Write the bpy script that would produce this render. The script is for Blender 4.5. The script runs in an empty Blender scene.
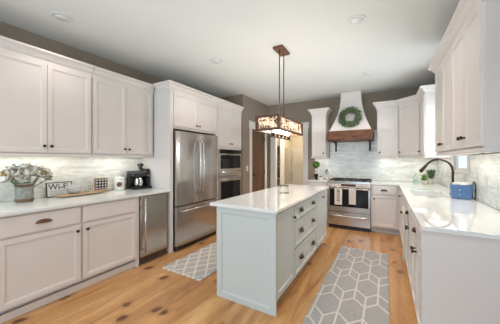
import bpy, bmesh, math, random
from mathutils import Vector, Matrix
random.seed(7)
PI = math.pi
S = bpy.context.scene
COL = S.collection

# ------------------------------------------------------------ camera
cam_d = bpy.data.cameras.new('camera'); cam = bpy.data.objects.new('camera', cam_d); COL.objects.link(cam)
cam_d.sensor_width = 36.0; cam_d.lens = 36.0 * 234.0 / 500.0
cam_d.shift_y = -0.0046; cam_d.clip_start = 0.05
cam.location = (0, 0, 1.341); cam.rotation_euler = (PI / 2, 0, 0.525)
S.camera = cam

# ------------------------------------------------------------ world, lights, exposure
w = bpy.data.worlds.new('daylight'); S.world = w; w.use_nodes = True
bg = w.node_tree.nodes['Background']
bg.inputs[0].default_value = (0.74, 0.88, 1.0, 1); bg.inputs[1].default_value = 1.6
S.view_settings.view_transform = 'Standard'; S.view_settings.look = 'None'
S.view_settings.gamma = 1; S.view_settings.use_curve_mapping = False
S.view_settings.exposure = -0.06
def area(name, loc, size, power, col, rot=(0, 0, 0), sy=None):
    l = bpy.data.lights.new(name, 'AREA'); l.energy = power; l.color = col
    l.size = size
    if sy: l.shape = 'RECTANGLE'; l.size_y = sy
    o = bpy.data.objects.new(name, l); COL.objects.link(o); o.location = loc; o.rotation_euler = rot
    return o
DAY = (0.50, 0.76, 1.0); WARM = (1.0, 0.88, 0.80)
area('living_room_window_light', (-1.3, -2.4, 1.5), 3.6, 55, DAY, (PI / 2, 0, 0), 2.3)
area('sink_window_light', (.825, 3.96, 1.72), .6, 15, (.86, .94, 1), (0, PI / 2, 0), .95)
area('side_fill_light', (.80, -.9, 1.4), 1.6, 16, (1.0, .95, .90), (PI / 2, 0, .85), 1.6)  # added fill to brighten the island side; no window stands here
area('ceiling_fill_light', (-1.2, 2.7, 1.95), 2.6, 20, (.80, .93, 1.0), (PI, 0, 0), 5.4)  # added soft sheet facing up, lifts the ceiling; no such source in the room
CEILING_SPOTS = [(-2.72, 1.05), (-0.25, 2.54), (-2.06, 2.61), (-0.24, 4.19), (-2.06, 0.3), (-0.25, 0.6), (-1.3, 4.25)]  # entries without a fixture are extra spots added to even out the light
SPOT_POWER = 10
UNDER_POWER = 1.2

# ------------------------------------------------------------ materials
def mat(name, col, rough=.5, metal=0, **kw):
    m = bpy.data.materials.new(name); m.use_nodes = True
    b = m.node_tree.nodes['Principled BSDF']
    b.inputs['Base Color'].default_value = (*col, 1); b.inputs['Roughness'].default_value = rough
    b.inputs['Metallic'].default_value = metal
    for k, v in kw.items():
        b.inputs[k.replace('_', ' ')].default_value = v
    return m
def nd(m, t, **kw):
    n = m.node_tree.nodes.new(t)
    for k, v in kw.items(): setattr(n, k, v)
    return n
def lk(m, a, b): m.node_tree.links.new(a, b)
def coords(m, scale=(1, 1, 1), rot=(0, 0, 0), kind='Object'):
    tc = nd(m, 'ShaderNodeTexCoord'); mp = nd(m, 'ShaderNodeMapping')
    mp.inputs['Scale'].default_value = scale; mp.inputs['Rotation'].default_value = rot
    lk(m, tc.outputs[kind], mp.inputs['Vector']); return mp.outputs['Vector']
def noise(m, vec, scale, detail=4, rough=.5, dist=0):
    n = nd(m, 'ShaderNodeTexNoise'); n.inputs['Scale'].default_value = scale
    n.inputs['Detail'].default_value = detail; n.inputs['Roughness'].default_value = rough
    n.inputs['Distortion'].default_value = dist
    lk(m, vec, n.inputs['Vector']); return n.outputs['Fac']
def ramp(m, fac, stops):
    r = nd(m, 'ShaderNodeValToRGB'); e = r.color_ramp.elements
    while len(e) < len(stops): e.new(.5)
    for i, (p, c) in enumerate(stops): e[i].position = p; e[i].color = (*c, 1)
    lk(m, fac, r.inputs['Fac']); return r.outputs['Color']
def bsdf(m): return m.node_tree.nodes['Principled BSDF']
def mixc(m, fac, a, b, mode='MIX'):
    n = nd(m, 'ShaderNodeMix', data_type='RGBA', blend_type=mode)
    if isinstance(fac, float): n.inputs[0].default_value = fac
    else: lk(m, fac, n.inputs[0])
    for s, v in ((n.inputs[6], a), (n.inputs[7], b)):
        if isinstance(v, tuple): s.default_value = (*v, 1)
        else: lk(m, v, s)
    return n.outputs[2]
def bump(m, h, strength=.2, dist=.01):
    n = nd(m, 'ShaderNodeBump'); n.inputs['Strength'].default_value = strength; n.inputs['Distance'].default_value = dist
    lk(m, h, n.inputs['Height']); lk(m, n.outputs['Normal'], bsdf(m).inputs['Normal'])
def mottled(name, c1, c2, scale, rough=.5, metal=0, bs=0, sc3=(1, 1, 1), **kw):
    m = mat(name, c1, rough, metal, **kw); v = coords(m, sc3)
    f = noise(m, v, scale); lk(m, ramp(m, f, [(.3, c1), (.7, c2)]), bsdf(m).inputs['Base Color'])
    if bs: bump(m, f, bs)
    return m

M = {}
M['paint'] = mottled('warm_white_paint', (.755, .700, .660), (.775, .72, .68), 3, .38)
M['island_paint'] = mottled('pale_grey_paint', (.60, .64, .615), (.62, .66, .635), 3, .38)
M['trimwhite'] = mottled('trim_white', (.74, .71, .67), (.76, .73, .69), 3, .4)
M['ceiling'] = mottled('ceiling_paint', (.68, .69, .67), (.70, .71, .69), 2, .8)
M['taupe'] = mottled('taupe_wall_paint', (.275, .225, .17), (.295, .243, .188), 4, .8)
M['grey_wall'] = mottled('hall_wall_paint', (.62, .55, .42), (.65, .58, .45), 4, .8)
M['quartz'] = mottled('white_quartz', (.82, .83, .81), (.88, .89, .87), 5, .045, Coat_Weight=.3, Coat_Roughness=.03)
M['toe'] = mottled('toe_board', (.66, .65, .63), (.70, .69, .67), 4, .5)
M['gap'] = mottled('shadow_gap_grey', (.20, .19, .18), (.24, .22, .21), 5, .7)
M['bronze'] = mottled('oil_rubbed_bronze', (.05, .035, .028), (.10, .06, .045), 40, .32, .85)
M['redbronze'] = mottled('aged_copper_bronze', (.13, .055, .035), (.20, .09, .055), 40, .35, .8)
M['black'] = mottled('black_plastic', (.012, .012, .013), (.03, .03, .032), 30, .25)
M['iron'] = mottled('black_iron', (.02, .018, .017), (.04, .036, .034), 30, .45, .5)
M['glassblack'] = mottled('black_oven_glass', (.008, .008, .009), (.014, .014, .016), 5, .08, Specular_IOR_Level=.3)
M['steel'] = mottled('brushed_stainless', (.54, .515, .49), (.64, .615, .59), 3, .20, .95, sc3=(1, 40, .4))
M['steel_h'] = mottled('brushed_stainless_handle', (.66, .63, .60), (.74, .71, .68), 20, .2, 1)
M['steel_dark'] = mottled('dark_stainless', (.10, .10, .10), (.15, .15, .15), 10, .4, .7)
M['cream'] = mottled('cream_enamel', (.66, .58, .44), (.70, .62, .48), 4, .3)
M['white'] = mottled('white_ceramic', (.80, .79, .76), (.85, .84, .81), 8, .2)
M['cloth'] = mottled('cream_cotton', (.66, .60, .52), (.75, .69, .61), 60, .9, bs=.1)
M['cloth_w'] = mottled('white_cotton', (.76, .74, .70), (.82, .80, .76), 60, .9, bs=.1)
M['print'] = mottled('brown_print', (.33, .23, .15), (.45, .34, .24), 60, .9)
M['blue'] = mottled('blue_enamel', (.07, .15, .33), (.10, .20, .39), 12, .35)
M['green'] = mottled('leaf_green', (.06, .13, .04), (.13, .23, .08), 30, .6)
M['boxgreen'] = mottled('boxwood_green', (.09, .22, .03), (.19, .38, .08), 50, .6)
M['sage'] = mottled('dried_wreath_green', (.07, .11, .05), (.27, .33, .20), 14, .7)
M['petal'] = mottled('cream_petal', (.92, .89, .79), (.95, .93, .85), 20, .6)
M['gold'] = mottled('dry_stem_gold', (.38, .25, .08), (.50, .34, .14), 30, .6)
M['galv'] = mottled('galvanised_tin', (.26, .26, .24), (.44, .44, .41), 25, .4, .5)
M['rust'] = mottled('rusted_band', (.16, .08, .045), (.26, .15, .09), 40, .6, .3)
M['stone'] = mottled('grey_speckled_ceramic', (.36, .35, .345), (.60, .59, .575), 70, .6, bs=.2)
M['outlet'] = mottled('outlet_white', (.74, .74, .72), (.77, .77, .75), 10, .3)
M['lens'] = mottled('light_lens', (.72, .72, .70), (.76, .76, .74), 10, .5)
M['soap'] = mottled('yellow_soap', (.60, .58, .22), (.66, .64, .28), 10, .15)

def wood(name, c1, c2, c3, axis_scale, scale=1, rough=.5, bs=.1):
    m = mat(name, c1, rough); v = coords(m, axis_scale)
    f = noise(m, v, scale, 6, .6, 1.2)
    lk(m, ramp(m, f, [(.3, c1), (.52, c2), (.72, c3)]), bsdf(m).inputs['Base Color']); bump(m, f, bs)
    return m
M['beam'] = wood('hood_beam_wood', (.045, .015, .006), (.16, .058, .02), (.30, .125, .045), (2.5, 14, 14), 1.4, .5, .3)
M['doorwood'] = wood('dark_door_wood', (.075, .035, .016), (.115, .055, .025), (.16, .08, .038), (8, 8, 1), 1.2, .4)
M['pendwood'] = wood('pendant_frame_wood', (.07, .028, .015), (.14, .06, .03), (.21, .10, .055), (12, 5, 12), 2, .5, .2)
M['board'] = wood('serving_board_wood', (.34, .21, .11), (.48, .32, .18), (.60, .43, .27), (14, 3, 14), 1.5, .5)
M['utensil'] = wood('utensil_wood', (.42, .27, .13), (.52, .36, .20), (.62, .45, .28), (20, 20, 4), 1, .5)

def floor_mat():
    m = mat('knotty_pine_planks', (.5, .28, .12), .27)
    b = bsdf(m)
    tc = nd(m, 'ShaderNodeTexCoord')
    sw = nd(m, 'ShaderNodeMapping'); sw.inputs['Rotation'].default_value = (0, 0, PI / 2)
    lk(m, tc.outputs['Object'], sw.inputs['Vector'])
    br = nd(m, 'ShaderNodeTexBrick'); br.offset = .37
    br.inputs['Scale'].default_value = 1; br.inputs['Brick Width'].default_value = 2.6; br.inputs['Row Height'].default_value = .18
    br.inputs['Mortar Size'].default_value = .0018; br.inputs['Mortar Smooth'].default_value = .3; br.inputs['Bias'].default_value = -.1
    br.inputs['Color1'].default_value = (1, 1, 1, 1); br.inputs['Color2'].default_value = (.62, .62, .62, 1); br.inputs['Mortar'].default_value = (.3, .3, .3, 1)
    lk(m, sw.outputs[0], br.inputs['Vector'])
    g = nd(m, 'ShaderNodeMapping'); g.inputs['Scale'].default_value = (5, .55, 1); lk(m, tc.outputs['Object'], g.inputs['Vector'])
    f = noise(m, g.outputs[0], 1.3, 6, .62, 1.4)
    base = ramp(m, f, [(.32, (.30, .12, .035)), (.43, (.47, .215, .070)), (.55, (.60, .31, .112)), (.70, (.72, .42, .175))])
    big = noise(m, tc.outputs['Object'], .9, 2)
    base = mixc(m, ramp(m, big, [(.35, (0, 0, 0)), (.7, (.55, .55, .55))]), base, (.62, .36, .17))
    base = mixc(m, .28, base, br.outputs['Color'], 'MULTIPLY')
    # knots
    k = nd(m, 'ShaderNodeMapping'); k.inputs['Scale'].default_value = (4.0, 3.0, 1); lk(m, tc.outputs['Object'], k.inputs['Vector'])
    wob = noise(m, tc.outputs['Object'], 9, 3)
    ad = nd(m, 'ShaderNodeVectorMath', operation='ADD'); lk(m, k.outputs[0], ad.inputs[0])
    cb = nd(m, 'ShaderNodeCombineXYZ'); mu = nd(m, 'ShaderNodeMath', operation='MULTIPLY'); mu.inputs[1].default_value = .35
    lk(m, wob, mu.inputs[0]); lk(m, mu.outputs[0], cb.inputs[0]); lk(m, mu.outputs[0], cb.inputs[1]); lk(m, cb.outputs[0], ad.inputs[1])
    vo = nd(m, 'ShaderNodeTexVoronoi', voronoi_dimensions='2D'); vo.inputs['Scale'].default_value = .75; lk(m, ad.outputs[0], vo.inputs['Vector'])
    kn = ramp(m, vo.outputs['Distance'], [(.05, (1, 1, 1)), (.085, (.8, .8, .8)), (.11, (.25, .25, .25)), (.22, (0, 0, 0))])
    gate = noise(m, tc.outputs['Object'], 2.3, 1)
    gt = ramp(m, gate, [(.44, (0, 0, 0)), (.50, (1, 1, 1))])
    fk = mixc(m, 1.0, kn, gt, 'MULTIPLY')
    base = mixc(m, fk, base, (.14, .05, .018))
    lk(m, base, b.inputs['Base Color'])
    r2 = ramp(m, f, [(.3, (.34, .34, .34)), (.7, (.22, .22, .22))]); lk(m, r2, b.inputs['Roughness'])
    bump(m, br.outputs['Fac'], -.15, .002)
    return m
M['floor'] = floor_mat()

def tile_mat(axis):
    """Thin stacked marble tiles; axis = 'x' wall runs along X, 'y' along Y."""
    m = mat('marble_strip_tile_' + axis, (.6, .62, .58), .16)
    tc = nd(m, 'ShaderNodeTexCoord'); sp = nd(m, 'ShaderNodeSeparateXYZ'); cb = nd(m, 'ShaderNodeCombineXYZ')
    lk(m, tc.outputs['Object'], sp.inputs[0])
    lk(m, sp.outputs[0 if axis == 'x' else 1], cb.inputs[0]); lk(m, sp.outputs[2], cb.inputs[1])
    br = nd(m, 'ShaderNodeTexBrick'); br.offset = .5
    br.inputs['Scale'].default_value = 1; br.inputs['Brick Width'].default_value = .16; br.inputs['Row Height'].default_value = .052
    br.inputs['Mortar Size'].default_value = .0016; br.inputs['Bias'].default_value = 0
    br.inputs['Color1'].default_value = (.92, .91, .86, 1); br.inputs['Color2'].default_value = (.80, .795, .745, 1)
    br.inputs['Mortar'].default_value = (.70, .70, .68, 1)
    lk(m, cb.outputs[0], br.inputs['Vector'])
    mp = nd(m, 'ShaderNodeMapping'); mp.inputs['Scale'].default_value = (2.2, 7, 1); mp.inputs['Rotation'].default_value = (0, 0, .25); lk(m, cb.outputs[0], mp.inputs['Vector'])
    f = noise(m, mp.outputs[0], 1.6, 6, .6, 1.5)
    v = ramp(m, f, [(.36, (.80, .81, .79)), (.5, (.96, .97, .95)), (.62, (1.08, 1.08, 1.06))])
    lk(m, mixc(m, 1.0, br.outputs['Color'], v, 'MULTIPLY'), bsdf(m).inputs['Base Color'])
    bump(m, br.outputs['Fac'], -.2, .002)
    return m
M['tile_x'] = tile_mat('x'); M['tile_y'] = tile_mat('y')
def glass(name, col=(1, 1, 1), rough=.0):
    return mat(name, col, rough, Transmission_Weight=1.0, IOR=1.45)
M['glass'] = glass('clear_glass', (.93, .97, .96)); M['greenglass'] = glass('pale_green_glass', (.70, .85, .78), .03)
def emit(name, col, st):
    m = mat(name, col, .5); b = bsdf(m); b.inputs['Emission Color'].default_value = (*col, 1); b.inputs['Emission Strength'].default_value = st
    return m
M['bulb'] = emit('lamp_bulb', (1.0, .88, .76), 12)
M['strip'] = emit('under_cabinet_strip', (.95, 1.0, .95), 1.0)
M['mica'] = mat('pierced_mica_panel', (.75, .62, .50), .6, Transmission_Weight=.0)
def mica():
    m = M['mica']; v = coords(m); f = noise(m, v, 22, 3, .7, 1)
    c = ramp(m, f, [(.42, (.05, .03, .02)), (.48, (.55, .46, .38)), (.58, (.88, .82, .74))])
    b = bsdf(m); lk(m, c, b.inputs['Base Color'])
    tr = nd(m, 'ShaderNodeBsdfTranslucent'); lk(m, c, tr.inputs['Color'])
    mx = nd(m, 'ShaderNodeMixShader'); mx.inputs[0].default_value = .65
    out = m.node_tree.nodes['Material Output']
    lk(m, b.outputs[0], mx.inputs[1]); lk(m, tr.outputs[0], mx.inputs[2]); lk(m, mx.outputs[0], out.inputs[0])
mica()
M['rug_grey'] = mottled('rug_grey_pile', (.335, .325, .315), (.41, .40, .385), 60, .95, bs=.3)
M['rug_line'] = mottled('rug_ivory_line', (.60, .56, .51), (.68, .64, .59), 60, .95, bs=.3)
M['rug2_base'] = mottled('woven_mat_grey', (.40, .37, .335), (.49, .46, .42), 60, .95, bs=.3)
M['rug2_line'] = mottled('woven_mat_cream', (.66, .60, .54), (.72, .67, .61), 60, .95, bs=.3)
M['display'] = mottled('dark_red_display', (.035, .012, .01), (.07, .03, .025), 20, .1)
M['snow'] = mottled('sign_white', (.76, .76, .73), (.80, .80, .77), 10, .6)
M['ink'] = mottled('sign_ink', (.04, .035, .03), (.07, .06, .05), 10, .6)
M['inkblue'] = mottled('sign_ink_blue', (.22, .30, .38), (.30, .38, .46), 10, .6)

# ------------------------------------------------------------ mesh helpers
class MB:
    def __init__(s): s.bm = bmesh.new()
    def box(s, x0, x1, y0, y1, z0, z1, bev=0, mi=0):
        vs = [s.bm.verts.new((x, y, z)) for x in (x0, x1) for y in (y0, y1) for z in (z0, z1)]
        F = [(0, 1, 3, 2), (4, 6, 7, 5), (0, 4, 5, 1), (2, 3, 7, 6), (0, 2, 6, 4), (1, 5, 7, 3)]
        fs = [s.bm.faces.new([vs[i] for i in f]) for f in F]
        for f in fs: f.material_index = mi
        bmesh.ops.recalc_face_normals(s.bm, faces=fs)
        if bev:
            es = list({e for f in fs for e in f.edges})
            r = bmesh.ops.bevel(s.bm, geom=es, offset=bev, segments=2, affect='EDGES')
            for f in r['faces']: f.material_index = mi
        return s
    def prism(s, pts, z0, z1, mi=0):
        a = [s.bm.verts.new((x, y, z0)) for x, y in pts]; b = [s.bm.verts.new((x, y, z1)) for x, y in pts]
        n = len(pts); fs = [s.bm.faces.new(a[::-1]), s.bm.faces.new(b)]
        for i in range(n): fs.append(s.bm.faces.new([a[i], a[(i + 1) % n], b[(i + 1) % n], b[i]]))
        for f in fs: f.material_index = mi
        bmesh.ops.recalc_face_normals(s.bm, faces=fs); return s
    def loft(s, rings, mi=0, cap=True):
        R = [[s.bm.verts.new(p) for p in r] for r in rings]; n = len(R[0]); fs = []
        for a, b in zip(R, R[1:]):
            for i in range(n): fs.append(s.bm.faces.new([a[i], a[(i + 1) % n], b[(i + 1) % n], b[i]]))
        if cap: fs += [s.bm.faces.new(R[0][::-1]), s.bm.faces.new(R[-1])]
        for f in fs: f.material_index = mi
        bmesh.ops.recalc_face_normals(s.bm, faces=fs); return s
    def lathe(s, prof, c=(0, 0, 0), axis='z', n=20, mi=0, sx=1, sy=1):
        rings = []
        for r, h in prof:
            ring = []
            for i in range(n):
                a = 2 * PI * i / n; u, v = max(r, 1e-4) * math.cos(a) * sx, max(r, 1e-4) * math.sin(a) * sy
                p = (u, v, h) if axis == 'z' else ((u, h, v) if axis == 'y' else (h, u, v))
                ring.append((c[0] + p[0], c[1] + p[1], c[2] + p[2]))
            rings.append(ring)
        return s.loft(rings, mi)
    def tube(s, pts, r, n=10, mi=0):
        pts = [Vector(p) for p in pts]; rings = []
        rr = r if isinstance(r, (list, tuple)) else [r] * len(pts)
        up = None
        for i, p in enumerate(pts):
            d = (pts[min(i + 1, len(pts) - 1)] - pts[max(i - 1, 0)]).normalized()
            if up is None:
                up = Vector((0, 0, 1)) if abs(d.z) < .9 else Vector((1, 0, 0))
            a = d.cross(up).normalized(); b = a.cross(d).normalized(); up = b
            rings.append([p + a * math.cos(2 * PI * k / n) * rr[i] + b * math.sin(2 * PI * k / n) * rr[i] for k in range(n)])
        return s.loft(rings, mi)
    def ball(s, c, r, n=12, mi=0, sc=(1, 1, 1)):
        q = bmesh.ops.create_uvsphere(s.bm, u_segments=n, v_segments=max(6, n * 2 // 3), radius=r)
        for v in q['verts']: v.co = Vector((v.co.x * sc[0] + c[0], v.co.y * sc[1] + c[1], v.co.z * sc[2] + c[2]))
        if mi:
            for f in {f for v in q['verts'] for f in v.link_faces}: f.material_index = mi
        return s
    def panel(s, x0, x1, z0, z1, t=.02, stile=.057, rec=.009, yf=None):
        """shaker front: outer face at y=-t facing -y with a recessed, beaded field"""
        vs = [s.bm.verts.new((x, y, z)) for x in (x0, x1) for y in (-t, 0) for z in (z0, z1)]
        F = [(0, 1, 3, 2), (4, 6, 7, 5), (0, 4, 5, 1), (2, 3, 7, 6), (0, 2, 6, 4), (1, 5, 7, 3)]
        fs = [s.bm.faces.new([vs[i] for i in f]) for f in F]
        bmesh.ops.recalc_face_normals(s.bm, faces=fs)
        ff = fs[2]
        es = list(ff.edges)
        if stile:
            bmesh.ops.inset_region(s.bm, faces=[ff], thickness=stile, depth=0)
            bmesh.ops.inset_region(s.bm, faces=[ff], thickness=.005, depth=-rec * .5)
            bmesh.ops.inset_region(s.bm, faces=[ff], thickness=.008, depth=0)
            bmesh.ops.inset_region(s.bm, faces=[ff], thickness=.004, depth=-rec * .5)
        else:
            bmesh.ops.inset_region(s.bm, faces=[ff], thickness=.006, depth=.003)
        return s
    def sweep(s, path, prof, mi=0):
        """prof = list of (out, z); path polyline in xy; 'out' is to the right of travel, mitred"""
        n = len(path); rings = []
        for i, p in enumerate(path):
            p = Vector(p)
            def nrm(a, b):
                d = (Vector(b) - Vector(a)).normalized(); return Vector((d.y, -d.x))
            ns = []
            if i > 0: ns.append(nrm(path[i - 1], path[i]))
            if i < n - 1: ns.append(nrm(path[i], path[i + 1]))
            if len(ns) == 2:
                b = (ns[0] + ns[1]).normalized(); k = 1 / max(.3, b.dot(ns[0])); d = b * k
            else: d = ns[0]
            rings.append([(p.x + d.x * o, p.y + d.y * o, z) for o, z in prof])
        return s.loft(rings, mi)
    def obj(s, name, m, parent=None, smooth=False):
        me = bpy.data.meshes.new(name); s.bm.to_mesh(me); s.bm.free()
        for x in (m if isinstance(m, (list, tuple)) else [m]): me.materials.append(x)
        if smooth: me.polygons.foreach_set('use_smooth', [True] * len(me.polygons))
        o = bpy.data.objects.new(name, me); COL.objects.link(o)
        if parent is not None: o.parent = parent
        return o
def tag(o, label, cat, group=None, kind=None):
    o['label'] = label; o['category'] = cat
    if group: o['group'] = group
    if kind: o['kind'] = kind
    return o
def thing(name, label, cat, loc=(0, 0, 0), rz=0, group=None):
    o = bpy.data.objects.new(name, None); COL.objects.link(o); o.empty_display_size = .1
    o.location = loc; o.rotation_euler = (0, 0, rz)
    return tag(o, label, cat, group)
def struct(name, mb, m):
    o = mb.obj(name, m); o['kind'] = 'structure'; return o

HC = 2.73; XL = -3.34; XR = .84; YB = 5.467; YR = -2.6
# ------------------------------------------------------------ the setting
struct('floor', MB().box(XL - .1, XR + .1, YR, 8.0, -.1, 0), M['floor'])
struct('ceiling', MB().box(XL - .1, XR + .1, YR, 8.0, HC, HC + .1), M['ceiling'])
struct('wall_left', MB().box(XL - .1, XL, YR, 4.225, 0, HC), M['taupe'])
# right wall with the window opening
WY0, WY1, WZ0, WZ1 = 3.64, 4.28, 1.20, 2.25
mb = MB(); mb.box(XR, XR + .04, YR, WY0, 0, HC); mb.box(XR, XR + .04, WY1, YB + .1, 0, HC)
mb.box(XR, XR + .04, WY0, WY1, 0, WZ0); mb.box(XR, XR + .04, WY0, WY1, WZ1, HC); struct('wall_right', mb, M['taupe'])
# back wall with passage
OX0, OX1, OZ = -2.43, -1.70, 2.08
mb = MB(); mb.box(-2.62, OX0, YB, YB + .1, 0, HC); mb.box(OX1, XR, YB, YB + .1, 0, HC); mb.box(OX0, OX1, YB, YB + .1, OZ, HC)
struct('wall_back', mb, M['taupe'])
# pantry block (faces the island) with the brown door
PX = -2.62; DY0, DY1, DZ = 4.59, 5.25, 2.04
struct('wall_pantry_front', MB().box(XL - .1, PX, 4.226, 4.30, 0, HC), M['taupe'])
mb = MB(); mb.box(PX - .1, PX, 4.30, DY0, 0, HC)
mb.box(PX - .1, PX, DY1, YB + .1, 0, HC); mb.box(PX - .1, PX, DY0, DY1, DZ, HC); struct('wall_pantry', mb, M['taupe'])
# casings
def casing(name, boxes):
    mb = MB()
    for b in boxes: mb.box(*b, bev=.003)
    return struct(name, mb, M['trimwhite'])
casing('trim_1', [(PX + .001, PX + .02, DY0 - .10, DY0, 0, DZ), (PX + .001, PX + .02, DY1, DY1 + .10, 0, DZ), (PX + .001, PX + .028, DY0 - .12, DY1 + .12, DZ + .001, DZ + .14), (PX + .001, PX + .04, DY0 - .13, DY1 + .13, DZ + .142, DZ + .165)])
casing('trim_2', [(OX0 - .12, OX0, YB - .02, YB - .001, 0, OZ), (OX1, OX1 + .12, YB - .02, YB - .001, 0, OZ), (OX0 - .13, OX1 + .14, YB - .028, YB - .001, OZ + .001, OZ + .12), (OX0 - .14, OX1 + .15, YB - .04, YB - .001, OZ + .122, OZ + .145)])
# jambs of the passage
casing('trim_3', [(OX0, OX0 + .015, YB, YB + .1, 0, OZ), (OX1 - .015, OX1, YB, YB + .1, 0, OZ), (OX0 + .015, OX1 - .015, YB, YB + .1, OZ - .015, OZ)])
# hall beyond
mb = MB(); mb.box(PX - .1, PX, YB + .1, 7.9, 0, HC); mb.box(PX, -.9, 7.2, 7.3, 0, HC); mb.box(-.9, -.8, YB + .1, 7.3, 0, HC)
struct('wall_hall', mb, M['grey_wall'])
area('hall_ceiling_light', (-1.7, 6.0, 2.6), .5, 42, (1, .90, .76))
# pantry door
d = MB().panel(0, DY1 - DY0 - .01, .01, 1.02, .03, .10, .012).panel(0, DY1 - DY0 - .01, 1.02, DZ - .01, .03, .10, .012).obj('door_1', M['doorwood'])
d.location = (PX - .03, DY0 + .005, 0); d.rotation_euler = (0, 0, PI / 2); d['kind'] = 'structure'
for z in (.25, 1.05, 1.85): MB().box(DY1 - DY0 - .03, DY1 - DY0 - .012, -.042, -.030, z - .045, z + .045).obj('hinge', M['iron'], d)
MB().lathe([(.012, -.03), (.012, -.05), (.028, -.06), (.03, -.075), (.012, -.085)], (.06, 0, 1.0), 'y').obj('door_knob', M['bronze'], d, True)
# hall furniture
t = thing('hall_refrigerator', 'cream double-door refrigerator in the room beyond the passage', 'refrigerator', (-2.53, 6.15, 0), 0)
MB().box(0, .60, .03, .68, .02, 1.66).obj('body', M['cream'], t)
for a, b, z0_, z1_, hx in ((.002, .295, .06, 1.665, .265), (.305, .598, 1.175, 1.665, .335), (.305, .598, .06, 1.165, .335)):
    o_ = MB().box(a, b, -.03, .028, z0_, z1_, bev=.006).obj('door', M['cream'], t)
    MB().tube([(hx, -.031, z0_ + .12), (hx, -.06, z0_ + .15), (hx, -.06, min(z1_, z0_ + 1.1) - .15), (hx, -.031, min(z1_, z0_ + 1.1) - .12)], .009, 8).obj('handle', M['steel_h'], o_, True)
t = thing('pantry_shelf', 'narrow white open shelf just inside the passage', 'shelf', (-2.60, 5.62, 0), 0)
MB().box(0, .25, .27, .285, .001, 1.95).box(0, .012, 0, .27, .001, 1.95).box(.238, .25, 0, .27, .001, 1.95).obj('carcass', M['trimwhite'], t)
for z in (.12, .5, .85, 1.15, 1.42, 1.7): MB().box(.013, .237, 0, .268, z, z + .015).obj('shelf_board', M['trimwhite'], t)
for k_, (dx_, z_, mm_, hh_, lab_) in enumerate(((.14, 1.436, 'greenglass', .20, 'tall pale green bottle on the upper pantry shelf'), (.19, 1.166, 'board', .16, 'tan jar on the middle pantry shelf'), (.15, .866, 'steel_dark', .17, 'dark jar on the lower pantry shelf'))):
    t_ = thing('bottle' if k_ == 0 else 'jar', lab_, 'bottle' if k_ == 0 else 'jar', (-2.60 + dx_, 5.72, z_), 0)
    MB().lathe([(.036, 0), (.040, .01), (.040, hh_ * .65), (.018, hh_ * .8), (.018, hh_ * .93)], (0, 0, 0), 'z', 16).obj('body', M[mm_], t_, True)
    MB().lathe([(.020, hh_ * .931), (.020, hh_), (.004, hh_ + .001)], (0, 0, 0), 'z', 12).obj('cap', M['iron'], t_, True)
# window
win = MB().box(XR + .005, XR + .03, WY0, WY1, WZ0, WZ0 + .035).box(XR + .005, XR + .03, WY0, WY1, WZ1 - .035, WZ1).box(XR + .005, XR + .03, WY0, WY0 + .035, WZ0 + .035, WZ1 - .035).box(XR + .005, XR + .03, WY1 - .035, WY1, WZ0 + .035, WZ1 - .035).box(XR + .008, XR + .026, WY0 + .035, WY1 - .035, 1.72, 1.75).obj('window_1', M['trimwhite']); win['kind'] = 'structure'
MB().box(XR + .015, XR + .018, WY0 + .035, WY1 - .035, WZ0 + .035, 1.72).box(XR + .015, XR + .018, WY0 + .035, WY1 - .035, 1.75, WZ1 - .035).obj('window_pane', M['glass'], win)
casing('trim_4', [(XR - .018, XR - .011, WY0 - .07, WY0, WZ0, WZ1), (XR - .018, XR - .011, WY1, WY1 + .06, WZ0, WZ1), (XR - .03, XR - .001, WY0 - .07, WY1 + .06, WZ0 - .03, WZ0), (XR - .018, XR - .001, WY0 - .07, WY1 + .06, WZ1, WZ1 + .07)])
# tiled backsplashes
TT = .009
struct('wall_left_backsplash', MB().box(XL + .001, XL + .001 + TT, -.6, 2.318, .916, 1.395), M['tile_y'])
struct('wall_back_backsplash', MB().box(-1.42, XR - .011, YB - .001 - TT, YB - .001, .916, 1.395).box(-1.085, -.15, YB - .001 - TT, YB - .001, 1.396, 1.95), M['tile_x'])
mb = MB(); a, b = XR - .001 - TT, XR - .001
mb.box(a, b, 1.5, WY0 - .001, .916, 1.395); mb.box(a, b, WY0, WY1, .916, WZ0 - .031); mb.box(a, b, WY1 + .001, YB - .012, .916, 1.395)
struct('wall_right_backsplash', mb, M['tile_y'])
casing('baseboard_pantry', [(PX + .001, PX + .014, 4.302, DY0 - .101, 0, .12)])

# ------------------------------------------------------------ hardware
def knob(parent, x, z, y=-.02):
    return MB().lathe([(.008, 0), (.006, -.012), (.012, -.018), (.0155, -.024), (.014, -.030), (.006, -.034)], (x, y, z), 'y', 14).obj('knob', M['bronze'], parent, True)
def cup_pull(parent, x, z, y=-.02, wd=.055, m='bronze'):
    mb = MB(); n = 12; rings = []
    for j in range(7):
        ph = (PI / 2) * j / 6            # 0 at drawer face top .. pi/2 front bottom edge
        ring = []
        for i in range(n + 1):
            th = PI * i / n
            r = math.sin(th)
            ring.append((x - wd * math.cos(th), y - .026 * r * math.sin(ph), z - .012 + .030 * r * math.cos(ph)))
        rings.append(ring)
    inner = [[(x + (p[0] - x) * .9, y + (p[1] - y) * .82, z - .012 + (p[2] - z + .012) * .82) for p in rr] for rr in rings]
    bm = mb.bm
    R = [[bm.verts.new(p) for p in rr] for rr in rings]
    for a, b in zip(R, R[1:]):
        for i in range(n): bm.faces.new([a[i], a[i + 1], b[i + 1], b[i]])
    bmesh.ops.remove_doubles(bm, verts=bm.verts, dist=1e-5)
    bmesh.ops.solidify(bm, geom=list(bm.faces), thickness=.002)
    mb.box(x - wd - .004, x + wd + .004, y - .002, y, z + .012, z + .024)
    return mb.obj('cup_pull', M[m], parent, True)
CROWN = [(0, -.13), (.012, -.13), (.014, -.085), (.03, -.07), (.045, -.035), (.072, -.018), (.075, 0), (0, 0)]
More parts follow.
